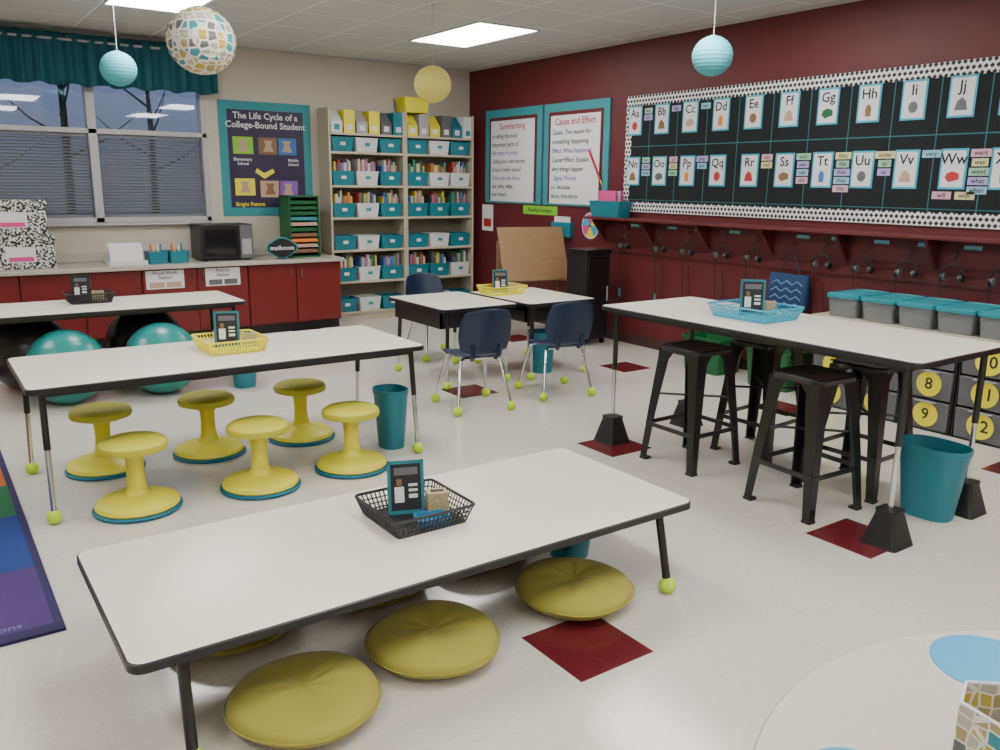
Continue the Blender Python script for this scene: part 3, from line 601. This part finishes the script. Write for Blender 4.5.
thing('tote_bag','navy chevron patterned tote bag hanging on hook','bag',(5.93,4.27,.60),-90,[P('bag_body',g,mat('navy blue cloth',(.008,.035,.11),.8)),P('chevron_print',ch_,mat('muted blue print',(.10,.25,.38),.8)),P('strap',G().tube([(-.10,0,.29),(-.05,.0,.42),(0,0,.485),(.05,0,.42),(.10,0,.29)],.006,6),navy)])
g=G().loft([rr(.40,.17,.02,0),rr(.46,.20,.02,.16),rr(.44,.18,.02,.16),rr(.38,.15,.015,.008)])
thing('book_crate','teal plastic crate with pink books on wall shelf','crate',(5.89,6.44,1.281),-90,[P('crate_body',g,tealB)])
for k,(mm,n_) in enumerate(((pink,'pink'),(white,'white'),(pink,'pink'))):
    single('picture_book',n_+' book leaning in the teal crate','book',(5.89-.04+.04*k,6.44,1.29),-90,G().box(-.13,.13,-.012,.012,0,.25),[mm],group='books in wall crate')
sp=[]
for i,mm in enumerate((yelB,pink,blueB,pink,yelB,blueB)):
    a0=2*math.pi*i/6; pts=[(0,0)]+[(.125*math.cos(a0+t*math.pi/18),.125*math.sin(a0+t*math.pi/18)) for t in range(7)]
    sp.append(P('wedge',G().plate(pts,-.006,-.002),mm))
thing('spinner_wheel','pink yellow and blue spinner wheel on red wall','spinner',(RW,6.86,1.17),-90,[P('disc',G().plate([(.14*math.cos(t*math.pi/16),.14*math.sin(t*math.pi/16)) for t in range(32)],-.002,0),white)]+sp+[P('pin',G().cyl((0,-.006,0),(0,-.015,0),.012),blk)])
thing('green_sign','lime green sign strip under the chart boards','sign',(RW,7.75,1.305),-90,[P('card',G().box(-.32,.32,-.004,0,-.05,.05),greenL),P('lettering',G().text('Reading Strategies',.06,0,0,-.0055),ink)])
thing('file_pocket','teal file pocket holding papers on the wall','file pocket',(RW,7.30,1.03),-90,[P('pocket',G().box(-.16,.16,-.06,0,0,.16),tealB,bev=.004),P('paper_sheet',G().box(-.13,.13,-.04,-.02,.16,.22),white)])
thing('wall_notice','white paper notice with small pictures on red wall','notice',(RW,8.82,1.02),-90,[P('paper',G().box(-.12,.12,-.003,0,0,.32),white),P('picture',G().box(-.08,.08,-.004,-.003,.05,.15),redP)])
thing('pointer_stick','red pencil shaped pointer resting against chart board','pointer',(RW-.042,6.78,1.62),-90,[P('shaft',G().cyl((-.08,0,.30),(.10,0,.02),.012),redP),P('tip',G().cyl((.10,0,.02),(.13,0,-.03),.012,.001),yelB),P('eraser',G().cyl((-.08,0,.30),(-.095,0,.325),.013),pink)])
# ------------------------------------------------------------------ storage along red wall
def drawer_unit(n0):
    w=.35; parts=[P('frame',G().box(-w/2,w/2,0,.44,0,.012).box(-w/2,-w/2+.01,0,.44,0,.65).box(w/2-.01,w/2,0,.44,0,.65).box(-w/2,w/2,.43,.44,0,.65).box(-w/2,w/2,0,.44,.64,.652),blk)]
    for k in range(3):
        z=.015+(2-k)*.21
        lab=P('number_disc',G().plate([(.01+.085*math.cos(t*math.pi/14),z+.10+.085*math.sin(t*math.pi/14)) for t in range(28)],-.016,-.0125),yelB)
        num=P('numeral',G().text(str(n0+k),.11,.01,z+.10,-.0175),ink)
        parts.append(P('drawer',G().loft([[(-.155,-.005,z),(.155,-.005,z),(.155,.42,z),(-.155,.42,z)],[(-.16,-.012,z+.195),(.16,-.012,z+.195),(.16,.42,z+.195),(-.16,.42,z+.195)]]),grey,bev=.004,kids=[lab,num,P('handle_lip',G().box(-.07,.07,-.03,-.01,z+.184,.19+z),greyM)]))
    return parts
for i,y in enumerate((3.52,3.16,2.80,2.44)):
    thing('drawer_tower','smoky grey plastic drawer tower with yellow number labels','drawer unit',(5.50,y,0),-90,drawer_unit(1+3*i),'drawer towers')
single('shelf_plank','long white plank lying across the drawer towers','plank',(0,0,0),0,G().box(5.47,5.95,2.2,3.72,.653,.678),creamW,bev=.003)
def lidbox():
    def R(w,d,r,z): return rr(d,w,r,z)
    g=G().loft([R(.22,.38,.03,0),R(.245,.41,.03,.14),R(.235,.40,.03,.14),R(.21,.37,.025,.006)])
    lid=G().loft([R(.255,.43,.03,.138),R(.262,.436,.03,.150),R(.255,.43,.03,.168),R(.22,.39,.03,.172),R(.21,.38,.03,.166)])
    con=G().loft([R(.19,.35,.02,.008),R(.2,.36,.02,.09)])
    return [P('box_body',g,clearM),P('lid',lid,mat('bright teal lid',(.02,.25,.30),.4),label='teal snap-on lid'),P('contents',con,mixM)]
lb=thing('lidded_box','clear plastic storage box with teal lid','storage box',(5.70,3.50,.6785),0,lidbox(),'lidded boxes')
for y in(3.23,2.96,2.69,2.42): copyt(lb,(5.70,y,.6785),0)
for x,y in((5.72,4.15),(5.72,4.85)):
    g=G().loft([rr(.30,.38,.03,0),rr(.34,.42,.03,.30),rr(.36,.44,.035,.30),rr(.36,.44,.035,.315),rr(.33,.41,.03,.315),rr(.28,.36,.02,.01)])
    single('green_bin','green plastic bin on the floor by red wall','bin',(x,y,0),0,g,green,group='green bins')
# ------------------------------------------------------------------ corner furniture
parts=[]
ti=Matrix.Translation((0,0,.80))@Matrix.Rotation(math.radians(-22),4,'X')
g=G(); g.M=ti; g.box(-.38,.38,-.012,.012,-.22,.37); parts.append(P('display_board',g,woodM,bev=.004))
g=G(); g.M=ti; g.box(-.38,.38,-.07,-.012,-.24,-.215); parts.append(P('ledge',g,woodM))
for sx in(-1,1):
    parts.append(P('leg',G().box(sx*.36-.02,sx*.36+.02,.10,.14,0,1.0),woodM)); parts.append(P('leg',G().loft([[(sx*.36-.02,-.20,0),(sx*.36+.02,-.20,0),(sx*.36+.02,-.16,0),(sx*.36-.02,-.16,0)],[(sx*.36-.02,-.14,.6),(sx*.36+.02,-.14,.6),(sx*.36+.02,-.10,.6),(sx*.36-.02,-.10,.6)]]),woodM))
parts.append(P('lower_shelf',G().box(-.34,.34,-.16,.12,.28,.30),woodM))
thing('wooden_easel','honey wood display easel with a slanted board','easel',(5.47,7.15,0),-14,parts)
parts=[P('body',G().box(-.16,.16,-.15,.15,.06,.94),blk,bev=.006),P('top',G().box(-.17,.17,-.16,.16,.94,.965),blkM,bev=.004),P('door',G().box(-.14,.14,-.165,-.15,.10,.90),blkM,bev=.003,kids=[P('handle',G().cyl((.11,-.175,.45),(.11,-.175,.6),.006),greyM)])]
for sx in(-1,1):
    for sy in(-1,1): parts.append(P('caster',G().cyl((sx*.12-.012,sy*.11,.03),(sx*.12+.012,sy*.11,.03),.03),blk))
thing('black_cabinet','tall narrow black rolling cabinet near red wall','cabinet',(5.64,6.46,0),0,parts)
# rug
g=G(); ys=[3.20,3.76,4.42,4.90,5.45,5.95,6.45]
for i in range(6): g.m(i).box(-2.6,.27,ys[i],ys[i+1],0,.012)
g.m(6).box(-2.6,.30,3.14,3.20,0,.012).box(.27,.30,3.20,6.45,0,.012)
thing('striped_rug','multicolored striped classroom rug with navy edge','rug',(0,0,0),0,[P('pile',g,rugC),P('lettering',G().text('creations',.055,.07,.0128,3.24,rot=Matrix.Identity(4)),lilR)])
# ------------------------------------------------------------------ world & camera
w=bpy.data.worlds.new('dusk'); bpy.context.scene.world=w; w.use_nodes=True; t=w.node_tree; bg=t.nodes['Background']
tc=t.nodes.new('ShaderNodeTexCoord'); s=t.nodes.new('ShaderNodeSeparateXYZ'); t.links.new(tc.outputs['Generated'],s.inputs[0])
cr=t.nodes.new('ShaderNodeValToRGB'); e=cr.color_ramp.elements; e[0].position=.0; e[0].color=(.13,.15,.20,1); e[1].position=.25; e[1].color=(.13,.22,.50,1)
t.links.new(s.outputs[2],cr.inputs[0]); t.links.new(cr.outputs[0],bg.inputs[0]); bg.inputs[1].default_value=1.2
y,p,r=[math.radians(a) for a in(35.1856,12.9382,.69521)]
f=Vector((math.sin(y)*math.cos(p),math.cos(y)*math.cos(p),-math.sin(p))); rt=Vector((math.cos(y),-math.sin(y),0)); up=rt.cross(f)
R2=rt*math.cos(r)+up*math.sin(r); U2=-rt*math.sin(r)+up*math.cos(r)
cam=bpy.data.cameras.new('camera'); cam.sensor_width=36; cam.sensor_fit='HORIZONTAL'; cam.lens=.83358*36; cam.clip_start=.05
co=bpy.data.objects.new('camera',cam); COL.objects.link(co)
co.matrix_world=Matrix(((R2.x,U2.x,-f.x,0),(R2.y,U2.y,-f.y,0),(R2.z,U2.z,-f.z,1.6),(0,0,0,1)))
bpy.context.scene.camera=co
